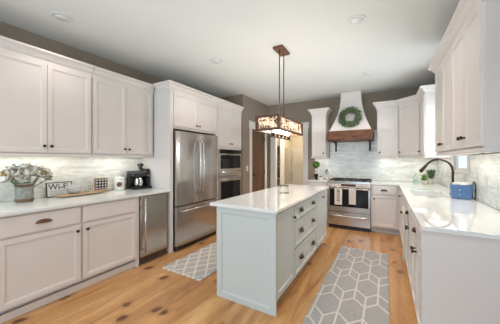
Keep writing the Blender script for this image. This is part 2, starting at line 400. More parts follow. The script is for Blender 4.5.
def crown_prof(z): return [(o, z + h) for o, h in CROWN]

def base_cab(label, loc, rz, wd, dp, fronts, group, toe_mat='toe', paint='paint', name='base_cabinet', toe_rec=.07, cat='cabinet', h=.882):
    t = thing(name, label, cat, loc, rz, group)
    P = M[paint]
    MB().box(0, wd, 0, dp, .105, h).obj('carcass', P, t)
    MB().box(0, wd, toe_rec, dp, .001, .104).obj('toe_kick', M[toe_mat], t)
    add_fronts(t, fronts, P)
    return t
def add_fronts(t, fronts, P):
    for f in fronts:
        k, x0, x1, z0, z1 = f[:5]; hw = f[5] if len(f) > 5 else []
        if k == 'door': o = MB().panel(x0, x1, z0, z1).obj('door', P, t)
        else: o = MB().panel(x0, x1, z0, z1, stile=(.035 if k == 'framed' else 0)).obj('drawer', P, t)
        for q in hw:
            if q[0] == 'k': knob(o, q[1], q[2])
            elif q[0] == 'c': cup_pull(o, q[1], q[2])
            elif q[0] == 'r': cup_pull(o, q[1], q[2], wd=.06, m='redbronze')
def upper_cab(label, loc, rz, wd, dp, z0, doors, crown_path, group, zc=2.44, dtop=2.325, rail_path=None, strip=True):
    """doors: (x0,x1,[knobs]) ; local front plane y=0"""
    t = thing('wall_cabinet', label, 'cabinet', loc, rz, group); P = M['paint']
    MB().box(0, wd, 0, dp, z0 + .03, zc - .01).obj('carcass', P, t)
    for x0, x1, ks in doors:
        o = MB().panel(x0, x1, z0 + .042, dtop).obj('door', P, t)
        for kx, kz in ks: knob(o, kx, kz)
    if crown_path: MB().sweep(crown_path, crown_prof(zc)).obj('crown_moulding', P, t)
    rp = rail_path or [(0, 0), (wd, 0)]
    MB().sweep(rp, [(.002, z0), (.012, z0), (.016, z0 + .012), (.012, z0 + .029), (-.012, z0 + .029), (-.012, z0)]).obj('light_rail', P, t)
    if strip:
        s = MB().box(.06, wd - .06, dp * .5, dp * .5 + .03, z0 + .012, z0 + .029).obj('light_strip', M['strip'], t)
        l = area('under_cabinet_light', (wd / 2, dp * .5, z0 + .008), wd * .8, UNDER_POWER * wd / .8, (1.0, .97, .90), (0, 0, 0), .04)
        l.parent = t
    return t
RP, RN = PI / 2, -PI / 2
# ------------------------------------------------------------ left run
DF = -2.667           # door face plane carcass: doors are 2 cm in front
XC = DF - .0          # carcass front
def left(y, z=0, x=XC): return (x - .02, y, z)
dp = (XC - .02) - XL - .002
G = 'left wall base cabinets'
def pairbase(a, b):   # width, hardware flags
    h = (a / 2)
    return [('slab', .012, h - .012, .705, .865, b), ('slab', h + .012, a - .012, .705, .865, []),
            ('door', .012, h - .012, .125, .685, [('k', h - .045, .63)]), ('door', h + .012, a - .012, .125, .685, [('k', h + .045, .63)])]
base_cab('white base cabinet with drawers and doors under the left counter, by the ice maker', left(.590), RP, 1.222, dp, pairbase(1.222, [('r', .305, .79)]), None)
base_cab('white base cabinet cut by the left edge of the photo', left(-.57), RP, 1.158, dp, pairbase(1.158, [('r', .29, .79)]), None)
t = thing('filler_panel', 'narrow white filler post between left base cabinet and ice maker', 'panel', left(1.813), RP)
MB().box(0, .036, 0, dp, .001, .882).obj('post', M['paint'], t)
# shoe board in front of toe
MB_ = MB().box(XC - .069, XC - .055, -.57, 1.812, .001, .066).obj('toe_board', M['paint'])
tag(MB_, 'long white toe board along the floor under the left base cabinets', 'trim')
o = MB().box(XL + .002, -2.643, -.6, 2.318, .884, .914, bev=.004).obj('countertop', M['quartz'])
tag(o, 'long white polished quartz countertop along the left wall holding the coffee maker', 'countertop')
# ice maker
t = thing('ice_maker', 'narrow stainless under-counter ice maker with a vertical bar handle', 'appliance', left(1.856), RP)
MB().box(.0, .428, .03, .55, .001, .878).obj('body', M['steel_dark'], t)
dd = MB().box(.006, .422, -.01, .029, .10, .868, bev=.004).obj('door', M['steel'], t)
hm = MB().tube([(.05, -.05, .17), (.05, -.055, .5), (.05, -.05, .83)], .011)
hm.tube([(.05, -.05, .20), (.05, -.009, .20)], .008).tube([(.05, -.05, .80), (.05, -.009, .80)], .008); hm.obj('handle', M['steel_h'], dd, True)
g = MB().box(.006, .422, .0, .028, .012, .092)
g.obj('toe_grille', M['steel_dark'], t)
g = MB()
for i in range(16): g.box(.02 + i * .025, .030 + i * .025, -.004, -.0005, .03, .08)
g.obj('grille_slats', M['redbronze'], t)
# left uppers
UX = -3.02
udp = UX - XL - .002
for y0, lab in ((-.23, 'white wall cabinet on the left wall, cut by the photo edge'), (.612, 'white two-door wall cabinet above the flower bucket and wi-fi sign'), (1.462, 'white two-door wall cabinet above the coffee maker')):
    wd = .840 if y0 > 1 else .846
    h = wd / 2
    upper_cab(lab, (UX, y0, 0), RP, wd, udp, 1.372, [(.012, h - .002, [(h - .03, 1.48)]), (h + .002, wd - .012, [(h + .03, 1.48)])], [(0, 0), (wd, 0)], 'left wall cabinets' if 0 else None)
# fridge surround
t = thing('refrigerator_cabinet', 'tall white surround with two doors above the stainless refrigerator', 'cabinet', (-2.67, 2.320, 0), RP)
fdp = -2.67 - XL - .002
MB().box(0, .055, -.005, fdp, .001, 2.43).obj('side_panel', M['paint'], t)
MB().box(1.045, 1.082, -.005, fdp, .001, 2.43).obj('side_panel', M['paint'], t)
MB().box(.056, 1.044, 0, fdp, 1.80, 2.43).obj('carcass', M['paint'], t)
for a, b, kx in ((.062, .548, .515), (.552, 1.038, .585)):
    o = MB().panel(a, b, 1.835, 2.325).obj('door', M['paint'], t); knob(o, kx, 1.885)
MB().sweep([(0, .265), (0, -.006), (1.082, -.006)], crown_prof(2.45)).obj('crown_moulding', M['paint'], t)
# refrigerator
t = thing('refrigerator', 'large stainless french door refrigerator with bottom freezer drawer', 'refrigerator', (-2.66, 2.385, 0), RP)
MB().box(.008, .965, .0, .62, .03, 1.765).obj('body', M['steel_dark'], t)
def bulge(mb, x0, x1, z0, z1, y0=-.008, y1=-.055, bl=.012, n=8):
    pts = [(x0, y0)]
    for i in range(n + 1):
        u = i / n; pts.append((x0 + (x1 - x0) * u, y1 + bl - bl * math.sin(PI * u) ** .6 - .0))
    pts.append((x1, y0))
    return mb.prism(pts, z0, z1)
for a, b, hx in ((.010, .485, .448), (.489, .963, .526)):
    o = bulge(MB(), a, b, .665, 1.762).obj('door', M['steel'], t)
    s = 1
    MB().tube([(hx, -.058, .80), (hx, -.10, .86), (hx, -.118, 1.20), (hx, -.10, 1.60), (hx, -.058, 1.66)], .012).obj('handle', M['steel_h'], o, True)
o = bulge(MB(), .010, .963, .075, .648).obj('freezer_drawer', M['steel'], t)
MB().tube([(.10, -.058, .57), (.13, -.10, .585), (.48, -.118, .59), (.84, -.10, .585), (.87, -.058, .57)], .012).obj('handle', M['steel_h'], o, True)
MB().box(.02, .95, -.03, -.001, .012, .07).obj('toe_grille', M['black'], t)
MB().box(.35, .62, -.002, -.0008, 1.764, 1.772).obj('hinge_cover', M['black'], t)
# oven tower
t = thing('oven_cabinet', 'tall white cabinet holding the microwave and wall oven', 'cabinet', (-2.67, 3.404, 0), RP)
wd = .82
MB().box(0, .03, 0, fdp, .001, 2.43).box(wd - .03, wd, 0, fdp, .001, 2.43).box(.03, wd - .03, 0, fdp, 1.545, 2.43).box(.03, wd - .03, 0, fdp, .105, .46).box(.03, wd - .03, fdp - .02, fdp, .46, 1.545).box(.03, wd - .03, .07, fdp - .02, .001, .105).obj('carcass', M['paint'], t)
for a, b, kx in ((.015, .408, .375), (.412, .805, .445)):
    o = MB().panel(a, b, 1.59, 2.325).obj('door', M['paint'], t); knob(o, kx, 1.65)
o = MB().panel(.015, .805, .13, .44, stile=0).obj('drawer', M['paint'], t); cup_pull(o, .41, .3)
MB().sweep([(0, -.006), (wd, -.006)], crown_prof(2.45)).obj('crown_moulding', M['paint'], t)
t = thing('microwave', 'built-in stainless microwave with black control strip above the wall oven', 'microwave', (-2.67, 3.444, 0), RP)
MB().box(0, .74, .002, .45, 1.03, 1.535).obj('body', M['steel_dark'], t)
MB().box(-.006, .746, -.03, -.002, 1.455, 1.538, bev=.003).obj('control_panel', M['steel'], t)
MB().box(.0, .74, -.033, -.0305, 1.460, 1.532).obj('display', M['glassblack'], t)
o = MB().box(-.006, .746, -.03, -.002, 1.025, 1.450, bev=.003).obj('door', M['steel'], t)
MB().box(.03, .71, -.033, -.0305, 1.17, 1.43).obj('door_window', M['glassblack'], o)
MB().tube([(.06, -.031, 1.11), (.09, -.065, 1.11), (.65, -.065, 1.11), (.68, -.031, 1.11)], .011).obj('handle', M['steel_h'], o, True)
t = thing('wall_oven', 'built-in stainless wall oven with brown-black glass beneath the microwave', 'oven', (-2.67, 3.444, 0), RP)
MB().box(0, .74, .002, .55, .47, 1.015).obj('body', M['steel_dark'], t)
o = MB().box(-.006, .746, -.03, -.002, .465, 1.018, bev=.003).obj('door', M['steel'], t)
MB().box(.04, .70, -.033, -.0305, .50, .925).obj('door_window', M['glassblack'], o)
MB().tube([(.05, -.031, .965), (.08, -.07, .965), (.66, -.07, .965), (.69, -.031, .965)], .012).obj('handle', M['steel_h'], o, True)

# ------------------------------------------------------------ island
IX0, IX1, IY0, IY1 = -1.442, -.809, 1.834, 3.85
t = thing('island_cabinet', 'pale grey island cabinet with doors and three drawers between the rugs', 'island', (IX1 - .02, IY0 + .0, 0), RP)
P = M['island_paint']; L = IY1 - IY0; W = IX1 - IX0 - .02
MB().box(.02, L, 0, W, .105, .882).obj('carcass', P, t)
MB().box(.02, L, .06, W, .001, .104).obj('toe_kick', P, t)
# end panel faces the camera: local -x side
e = MB().panel(0, W + .02, .001, .882, .02, .075, .010).obj('end_panel', P, t)
e.rotation_euler = (0, 0, -PI / 2); e.location = (.02, W, 0)
add_fronts(t, [('door', .03, .468, .13, .865, [('k', .435, .76)]),
    ('framed', .492, 1.375, .705, .865, [('c', .70, .785), ('c', 1.19, .785)]),
    ('framed', .492, 1.375, .425, .690, [('c', .70, .56), ('c', 1.19, .56)]),
    ('framed', .492, 1.375, .13, .410, [('c', .70, .27), ('c', 1.19, .27)]),
    ('door', 1.40, 1.985, .13, .865, [('k', 1.69, .79)])], P)
MB().box(.0205, .024, -.02, -.0005, .001, .882).obj('corner_post', P, t)
o = MB().box(-1.515, -.785, 1.808, 3.88, .884, .914, bev=.006).obj('island_countertop', M['quartz'])
tag(o, 'white quartz slab on the pale grey island under the pendant', 'countertop')
# glass box
t = thing('glass_box', 'small square clear glass box standing on the island countertop', 'box', (-1.115, 2.79, .915), .5)
MB().box(-.05, .05, -.05, .05, 0, .008).box(-.05, -.045, -.05, .05, .008, .095).box(.045, .05, -.05, .05, .008, .095).box(-.045, .045, -.05, -.045, .008, .095).box(-.045, .045, .045, .05, .008, .095).obj('glass', M['glass'], t)
MB().box(-.052, .052, -.052, .052, .096, .104, bev=.002).obj('lid', M['steel_dark'], t)

# ------------------------------------------------------------ range wall
FY = 4.862
bdp = YB - .002 - FY
base_cab('white base cabinet left of the range under the topiary', (-1.405, FY, 0), 0, .403, bdp, [('slab', .012, .391, .705, .865, [('c', .2, .79)]), ('door', .012, .391, .125, .685, [('k', .35, .63)])], None)
o = MB().box(-1.42, -.999, 4.835, YB - .011, .884, .914, bev=.004).obj('countertop', M['quartz'])
tag(o, 'short white quartz countertop left of the range', 'countertop')
# right side base with drawer and door
base_cab('white base cabinet with one drawer and one door right of the range', (-.233, FY, 0), 0, .455, bdp, [('slab', .03, .405, .715, .860, [('c', .21, .79)]), ('door', .03, .405, .125, .695, [('k', .055, .63)])], None)
# range
t = thing('range', 'stainless slide-in range with black glass oven door and two hanging towels', 'range', (-.994, 4.850, 0), 0)
RW = .757
MB().box(.0, RW, .0, .60, .05, .885).obj('body', M['steel_dark'], t)
MB().box(.0, RW, -.03, .60, .886, .922, bev=.004).obj('cooktop', M['steel'], t)
MB().prism([(0, 0), (1, 0), (1, 1), (0, 1)], 0, .001).bm.free()
cp = MB(); bm = cp.bm
pr = [(-.002, .80), (-.045, .80), (-.055, .815), (-.032, .884), (-.002, .884)]
cp.loft([[(x, y, z) for y, z in pr] for x in (0, RW)])
cpo = cp.obj('control_panel', M['steel'], t)
dm = MB().box(-.13, .13, -.006, 0, -.022, .022).obj('display', M['display'], t)
dm.location = (RW / 2, -.0435, .85); dm.rotation_euler = (-.32, 0, 0)
for x in (.07, .14, .21, .55, .62, .69):
    k = MB().lathe([(.021, 0), (.021, -.006), (.017, -.008), (.015, -.03), (.006, -.032)], (0, 0, 0), 'y', 16).obj('knob', M['steel_h'], t, True)
    k.location = (x, -.0445, .848); k.rotation_euler = (-.32, 0, 0)
o = MB().box(.004, RW - .004, -.04, -.001, .335, .795, bev=.004).obj('oven_door', M['steel'], t)
MB().box(.035, RW - .035, -.044, -.0405, .435, .772).obj('door_window', M['glassblack'], o)
MB().tube([(.03, -.041, .785), (.04, -.075, .785), (RW - .04, -.075, .785), (RW - .03, -.041, .785)], .011).obj('handle', M['steel_h'], o, True)
o = MB().box(.004, RW - .004, -.04, -.001, .075, .325, bev=.004).obj('storage_drawer', M['steel'], t)
dr = MB(); arc = [(.05 + (RW - .1) * i / 12, -.062 - .012 * math.sin(PI * i / 12), .255 + .0 * i) for i in range(13)]
dr.tube([(.05, -.041, .255)] + arc + [(RW - .05, -.041, .255)], .012); dr.obj('handle', M['steel_h'], o, True)
MB().box(.02, RW - .02, -.01, -.001, .002, .07).obj('toe_grille', M['black'], t)
gr = MB()
for cx in (.13, .38, .63):
    gr.box(cx - .115, cx + .115, .04, .052, .935, .95).box(cx - .115, cx + .115, .53, .542, .935, .95).box(cx - .115, cx - .103, .04, .542, .935, .95).box(cx + .103, cx + .115, .04, .542, .935, .95)
    gr.box(cx - .006, cx + .006, .04, .542, .938, .953).box(cx - .115, cx + .115, .285, .297, .938, .953)
    for a in (.04, .53):
        for b in (-.109, .109): gr.box(cx + b - .006, cx + b + .006, a, a + .012, .923, .936)
gr.obj('grates', M['iron'], t)
for cx, cy in ((.13, .16), (.13, .42), (.38, .29), (.63, .16), (.63, .42)):
    MB().lathe([(.04, .9225), (.04, .93), (.025, .932), (.025, .9365)], (cx, cy, 0), 'z', 16).obj('burner', M['iron'], t, True)
# towels on the oven handle
def towel(label, x, wdt, zb, m, pm=None, back=.12):
    t = thing('dish_towel', label, 'towel', (-.994 + x, 4.850, 0), 0)
    mb = MB(); th = .004; n = 7
    def sec(z, dy, f):
        outer = []; 
        for i in range(n):
            u = i / (n - 1); x_ = -wdt / 2 + wdt * u
            outer.append((x_, dy - .003 * math.sin(u * PI * 3) * f, z))
        inner = [(p[0], p[1] + th, p[2]) for p in reversed(outer)]
        return outer + inner
    mb.loft([sec(zb, -.094, 1), sec(zb + .15, -.094, .8), sec(.77, -.093, .3), sec(.785, -.0925, 0)])
    mb.box(-wdt / 2, wdt / 2, -.0925, -.058, .7975, .8015)
    mb.box(-wdt / 2, wdt / 2, -.061, -.057, .785 - back, .7974)
    mb.obj('cloth', m, t)
    if pm:
        q = MB()
        for i in range(5): q.box(-.03 + .004 * (i % 2), .03 - .005 * (i % 3), -.0995, -.0984, zb + .07 + i * .035, zb + .087 + i * .035)
        q.lathe([(.028, -.0995), (.028, -.0984)], (0, 0, zb + .265), 'y', 14)
        q.obj('print', pm, t)
    return t
towel('cream dish towel with brown print hanging at the left of the oven handle', .205, .135, .475, M['cloth_w'], M['print'])
towel('plain beige dish towel hanging at the middle of the oven handle', .455, .12, .50, M['cloth'])

# hood
HX = -.615
t = thing('range_hood', 'tapered white range hood with a rustic wooden beam over the range', 'hood', (HX, YB - .001, 0), 0)
prof = [(1.918, .385, .52), (1.99, .352, .475), (2.08, .315, .43), (2.18, .277, .385), (2.30, .24, .345), (2.42, .212, .32), (2.55, .195, .305), (2.728, .19, .30)]
MB().loft([[(-w_, -d_, z), (w_, -d_, z), (w_, 0, z), (-w_, 0, z)] for z, w_, d_ in prof]).obj('hood_body', M['paint'], t)
MB().box(-.41, .41, -.555, -.016, 1.722, 1.916, bev=.006).obj('wooden_beam', M['beam'], t)
for s in (-1, 1):
    x = s * .335
    b = MB().box(x - .018, x + .018, -.022, -.012, 1.52, 1.72).box(x - .018, x + .018, -.36, -.024, 1.708, 1.7195)
    arc = [(x, -.025 - .17 * (1 - math.cos(a)), 1.54 + .165 * math.sin(a)) for a in [i * PI / 2 / 8 for i in range(9)]]
    b.tube(arc, .008); b.obj('iron_bracket', M['iron'], t)
# wreath
t = thing('wreath', 'round green eucalyptus wreath hung on the white range hood', 'wreath', (-.612, 5.022, 2.19), 0)
t.rotation_euler = (-.35, 0, 0)
ring = [(.160 * math.cos(2 * PI * i / 32), 0, .160 * math.sin(2 * PI * i / 32)) for i in range(33)]
MB().tube(ring, .028, 8).obj('vine_ring', M['green'], t, True)
lf = MB(); R = random.Random(3)
def leaf(mb, p, d, L_, Wd):
    d = d.normalized(); s_ = d.cross(Vector((R.uniform(-1, 1), R.uniform(-1, 1), R.uniform(-1, 1)))).normalized(); nn = d.cross(s_) * (L_ * .12)
    a, b, c, e = p, p + d * L_ * .5 + s_ * Wd, p + d * L_, p + d * L_ * .5 - s_ * Wd
    vs = [mb.bm.verts.new(q) for q in (a, b, c, e)] + [mb.bm.verts.new(p + d * L_ * .5 + nn)]
    for i in range(4): mb.bm.faces.new([vs[i], vs[(i + 1) % 4], vs[4]])
for i in range(800):
    a = R.uniform(0, 2 * PI); b = R.uniform(0, 2 * PI)
    c = Vector((math.cos(a), 0, math.sin(a)))
    off = c * math.cos(b) + Vector((0, 1, 0)) * math.sin(b)
    p = c * R.uniform(.145, .172) + off * .024
    if p.y > .02: continue
    tg = Vector((-math.sin(a), 0, math.cos(a)))
    leaf(lf, p, off * R.uniform(.3, 1) + tg * R.uniform(-.2, 1.1), R.uniform(.038, .068), R.uniform(.008, .014))
lf.obj('leaves', M['sage'], t)['kind'] = 'stuff'

# small left and right back uppers
bu = YB - .002 - 5.14
upper_cab('narrow white wall cabinet left of the range hood', (-1.405, 5.14, 0), 0, .305, bu, 1.372, [(.015, .290, [(.26, 1.48)])], [(0, .32), (0, 0), (.305, 0), (.305, .32)], None, rail_path=[(0, .30), (0, 0), (.305, 0), (.305, .30)])
upper_cab('white single-door wall cabinet right of the range hood', (-.142, 5.14, 0), 0, .352, bu, 1.372, [(.015, .338, [(.045, 1.48)])], [(0, .32), (0, 0), (.352, 0)], None)
# diagonal corner cabinet
t = thing('corner_wall_cabinet', 'white diagonal corner wall cabinet in the back right corner', 'cabinet', (0, 0, 0), 0)
A = Vector((.212, 5.14)); B = Vector((.52, 4.832)); YE = XR - .002; ZB_ = 1.372
MB().prism([A, B, (YE, 4.832), (YE, YB - .002), (.212, YB - .002)], ZB_ + .03, 2.43).obj('carcass', M['paint'], t)
dl = (B - A).length
dobj = MB().panel(.02, dl - .02, ZB_ + .042, 2.325).obj('door', M['paint'], t); dobj.location = (A.x, A.y, 0); dobj.rotation_euler = (0, 0, -PI / 4); knob(dobj, .05, 1.48)
MB().sweep([A, B], crown_prof(2.44)).obj('crown_moulding', M['paint'], t)
MB().sweep([A, B], [(.002, ZB_), (.012, ZB_), (.016, ZB_ + .012), (.012, ZB_ + .029), (-.012, ZB_ + .029), (-.012, ZB_)]).obj('light_rail', M['paint'], t)
l = area('under_cabinet_light', (.5, 5.15, ZB_ + .02), .25, UNDER_POWER, (1, .97, .90)); l.parent = t
# right wall cabinets (local x runs toward -Y)
rdp = XR - .002 - .52
wd = 4.831 - 4.36
upper_cab('narrow white wall cabinet between corner cabinet and sink window', (.52, 4.831, 0), RN, wd, rdp, 1.372, [(.015, wd - .015, [(.045, 1.48)])], [(0, 0), (wd, 0), (wd, rdp)], None, rail_path=[(0, 0), (wd, 0), (wd, rdp)])
wd = .80
h = .40
upper_cab('white two-door wall cabinet right of the sink window, farther of the two', (.52, 3.46, 0), RN, wd - .002, rdp, 1.385, [(.012, h - .002, [(h - .035, 1.50)]), (h + .002, wd - .014, [(h + .035, 1.50)])], [(0, rdp), (0, 0), (wd - .002, 0)], None, rail_path=[(0, rdp), (0, 0), (wd - .002, 0)])
wd = .74; h = .37
upper_cab('white two-door wall cabinet nearest the camera on the right wall', (.52, 2.66, 0), RN, wd, rdp, 1.385, [(.002, h - .002, [(h - .035, 1.50)]), (h + .002, wd - .03, [(h + .035, 1.50)])], [(0, 0), (wd, 0), (wd, rdp)], None, rail_path=[(0, 0), (wd, 0), (wd, rdp)])

# ------------------------------------------------------------ right run base
RXF = .226
rb = XR - .002 - RXF
yy = 4.858
def rcab(label, y1, y0, fronts): return base_cab(label, (RXF, y1, 0), RN, y1 - y0, rb, fronts, None)
rcab('white corner base cabinet on the right run beside the sink cabinet', 4.855, 4.22, [('door', .12, .62, .125, .865, [('k', .58, .78)])])
sb = rcab('white sink base cabinet with two doors under the gooseneck faucet', 4.219, 3.30, [('slab', .012, .907, .715, .865, []), ('door', .012, .456, .125, .695, [('k', .42, .63)]), ('door', .462, .907, .125, .695, [('k', .50, .63)])])
for c_ in list(sb.children):
    if c_.name.startswith('carcass'): bpy.data.objects.remove(c_)
MB().box(0, .919, 0, rb, .105, .66).box(0, .919, 0, .018, .661, .882).box(0, .018, .0185, rb, .661, .882).box(.901, .919, .0185, rb, .661, .882).obj('carcass', M['paint'], sb)
rcab('white base cabinet with drawer and doors between sink and counter end', 3.299, 2.60, [('slab', .012, .687, .705, .865, [('c', .35, .79)]), ('door', .012, .346, .125, .685, [('k', .31, .63)]), ('door', .352, .687, .125, .685, [('k', .39, .63)])])
t = rcab('white base cabinet at the near end of the right counter', 2.599, 1.895, [('slab', .012, .68, .705, .865, [('c', .35, .79)]), ('door', .012, .343, .125, .685, [('k', .31, .63)]), ('door', .349, .68, .125, .685, [('k', .39, .63)])])
MB().box(.7045, .72, -.02, rb, .001, .882).obj('end_panel', M['paint'], t)
# counter with sink hole
SX0, SX1, SY0, SY1 = .29, .64, 3.42, 4.05
mb = MB(); x0, x1 = .198, XR - .011; y0, y1 = 1.856, YB - .011
xs = [x0, SX0, SX1, x1]; ys = [y0, SY0, SY1, 4.835, y1]
bm = mb.bm; cells = [(i, j) for i in range(3) for j in range(4) if not (i == 1 and j == 1)]
XS = [-.234] + xs
vc = {}
def gv(i, j, z):
    k = (i, j, z)
    if k not in vc: vc[k] = bm.verts.new((XS[i], ys[j], z))
    return vc[k]
cells = [(i + 1, j) for i, j in cells] + [(0, 3)]
cs = set(cells)
for i, j in cells:
    bm.faces.new([gv(i, j, .914), gv(i + 1, j, .914), gv(i + 1, j + 1, .914), gv(i, j + 1, .914)])
    bm.faces.new([gv(i, j + 1, .884), gv(i + 1, j + 1, .884), gv(i + 1, j, .884), gv(i, j, .884)])
    for (di, dj, a, b) in ((-1, 0, (i, j), (i, j + 1)), (1, 0, (i + 1, j), (i + 1, j + 1)), (0, -1, (i, j), (i + 1, j)), (0, 1, (i, j + 1), (i + 1, j + 1))):
        if (i + di, j + dj) not in cs:
            bm.faces.new([gv(*a, .884), gv(*b, .884), gv(*b, .914), gv(*a, .914)])
bmesh.ops.recalc_face_normals(bm, faces=bm.faces)
o = mb.obj('countertop', M['quartz']); bv = o.modifiers.new('b', 'BEVEL'); bv.width = .004; bv.segments = 2; bv.limit_method = 'ANGLE'
tag(o, 'L-shaped white quartz countertop with the sink on the right', 'countertop')
# sink
mb = MB(); z1 = .883; z0 = .70
mb.box(SX0 - .008, SX0, SY0 - .008, SY1 + .008, z0, z1).box(SX1, SX1 + .008, SY0 - .008, SY1 + .008, z0, z1).box(SX0, SX1, SY0 - .008, SY0, z0, z1).box(SX0, SX1, SY1, SY1 + .008, z0, z1).box(SX0 - .008, SX1 + .008, SY0 - .008, SY1 + .008, z0 - .008, z0)
t = thing('sink', 'white undermount sink set in the right countertop', 'sink', (0, 0, 0), 0)
mb.obj('basin', M['white'], t)
MB().lathe([(.04, z0), (.04, z0 + .002), (.02, z0 + .001)], ((SX0 + SX1) / 2, (SY0 + SY1) / 2, 0), 'z').obj('drain', M['steel_h'], t)
# faucet
t = thing('faucet', 'dark bronze gooseneck kitchen faucet with pull-down head behind the sink', 'faucet', (.72, 3.76, .915), 0)
MB().lathe([(.032, 0), (.030, .012), (.020, .03), (.020, .10), (.024, .115), (.016, .13)], (0, 0, 0), 'z').obj('base', M['bronze'], t, True)
pts = [(0, 0, .12), (0, 0, .20), (0, 0, .27)] + [(-.14 + .14 * math.cos(a), 0, .285 + .145 * math.sin(a)) for a in [PI * i / 12 for i in range(0, 11)]]
MB().tube(pts, .0135, 12).obj('spout', M['bronze'], t, True)
e = Vector(pts[-1]); d_ = (Vector(pts[-1]) - Vector(pts[-2])).normalized()
MB().tube([e - d_ * .01, e + d_ * .03, e + d_ * .10, e + d_ * .115], [.015, .018, .023, .017], 12).obj('spray_head', M['bronze'], t, True)
MB().tube([(-.004, -.015, .07), (-.005, -.05, .085), (-.006, -.09, .12)], [.009, .007, .006], 8).obj('lever', M['bronze'], t, True)
# caddy
t = thing('sink_caddy', 'blue enamel caddy filled with white cloths beside the faucet', 'caddy', (.715, 3.37, .915), .0)
def rr(wx, wy, r, z, n=5):
    p = []
    for cx, cy, a0 in ((wx - r, wy - r, 0), (-wx + r, wy - r, PI / 2), (-wx + r, -wy + r, PI), (wx - r, -wy + r, 3 * PI / 2)):
        for i in range(n): a = a0 + PI / 2 * i / (n - 1); p.append((cx + r * math.cos(a), cy + r * math.sin(a), z))
    return p
MB().loft([rr(.082, .05, .02, .004), rr(.092, .058, .022, .148), rr(.095, .061, .024, .154), rr(.086, .052, .02, .154), rr(.084, .05, .02, .12)]).obj('tub', M['blue'], t)
fr = MB()
for s in (-1, 1): fr.tube([(.102, s * .04, .0), (.108, s * .045, .16), (.104, s * .02, .185), (.104, 0, .19)], .004, 8)
fr.tube([(.100, -.045, .02), (.100, .045, .02)], .004, 8).tube([(.106, -.045, .10), (.106, .045, .10)], .004, 8)
fr.obj('wire_handle', M['iron'], t, True)
st = MB()
for i in range(5): st.box(-.06 + .003 * (i % 2), -.01, -.02, .03, .062 + i * .006, .064 + i * .006)
st.bm.free()
dots = MB()
for z in (.05, .10): dots.ball((-.025, -.062, z), .006, 8)
dots.obj('studs', M['white'], t)
t2 = MB(); R2 = random.Random(5)
for i in range(9):
    t2.ball((.715 + R2.uniform(-.05, .06), 3.37 + R2.uniform(-.025, .025), 1.065 + R2.uniform(-.004, .012)), .026, 8, sc=(1.2, .9, .8))
tag(t2.obj('cleaning_cloth', M['cloth_w'], None, True), 'bunched white cloths sticking out of the blue caddy', 'cloth')
# towels on the right-run pulls
def hang(label, y, z1, z0, wdt, m):
    t = thing('dish_towel', label, 'towel', (RXF - .058, y, 0), 0)
    mb = MB(); n = 7; rings = []
    for k in range(8):
        u = k / 7; z = z1 + (z0 - z1) * u; hw = wdt / 2 * (1 - .6 * u); a = []
        for i in range(n): v = i / (n - 1); a.append((.006 * math.sin(v * PI * 4) * (1 - .3 * u) - .006, -hw + 2 * hw * v, z))
        rings.append(a + [(p[0] + .010, p[1], p[2]) for p in reversed(a)])
    mb.loft(rings); mb.obj('cloth', m, t, True)
hang('cream hand towel hanging down the front of the right base cabinets', 2.95, .84, .27, .16, M['cloth'])

# corner accessories
def pot_plant(name, label, loc, pr_, ph, potm, n, spread, hh, leafm, wl=.012):
    t = thing(name, label, 'plant', loc, 0)
    MB().lathe([(pr_ * .75, 0), (pr_, ph * .9), (pr_ * 1.06, ph * .92), (pr_ * 1.06, ph), (pr_ * .9, ph), (pr_ * .88, ph * .9)], (0, 0, 0), 'z', 16).obj('pot', potm, t, True)
    lf = MB()
    for i in range(n):
        a = R.uniform(0, 2 * PI); p = Vector((R.uniform(-1, 1) * spread * .7, R.uniform(-1, 1) * spread * .7, ph + R.uniform(0, hh)))
        leaf(lf, p, Vector((math.cos(a), math.sin(a), R.uniform(.1, 1.4))), R.uniform(.03, .055), wl)
    lf.tube([(0, 0, ph * .85), (0, 0, ph + hh)], .004, 6)
    lf.obj('foliage', leafm, t)['kind'] = 'stuff'; return t
pot_plant('potted_herb', 'leafy green herb in a white pot in the back right counter corner', (.69, 5.16, .915), .055, .09, M['white'], 150, .06, .14, M['green'])
pot_plant('potted_herb', 'smaller green herb in a white pot beside the soap bottle', (.575, 4.98, .915), .035, .06, M['white'], 70, .035, .09, M['boxgreen'])
t = thing('soap_bottle', 'pale green glass soap bottle on the back right counter', 'bottle', (.46, 5.06, .915))
MB().lathe([(.034, 0), (.036, .01), (.036, .12), (.014, .15), (.013, .17)], (0, 0, 0), 'z', 16).obj('bottle', M['greenglass'], t, True)
MB().lathe([(.016, .171), (.016, .185), (.005, .187), (.005, .205)], (0, 0, 0), 'z', 12).tube([(0, 0, .205), (-.04, 0, .208)], .005, 8).obj('pump', M['steel_h'], t, True)
t = thing('soap_bottle', 'small yellow dish soap bottle standing between the herb pots', 'bottle', (.625, 5.09, .915))
MB().lathe([(.022, 0), (.024, .01), (.022, .09), (.010, .11)], (0, 0, 0), 'z', 14, sy=.7).obj('bottle', M['soap'], t, True)
MB().lathe([(.010, .111), (.010, .125), (.005, .128)], (0, 0, 0), 'z', 12).obj('cap', M['white'], t, True)

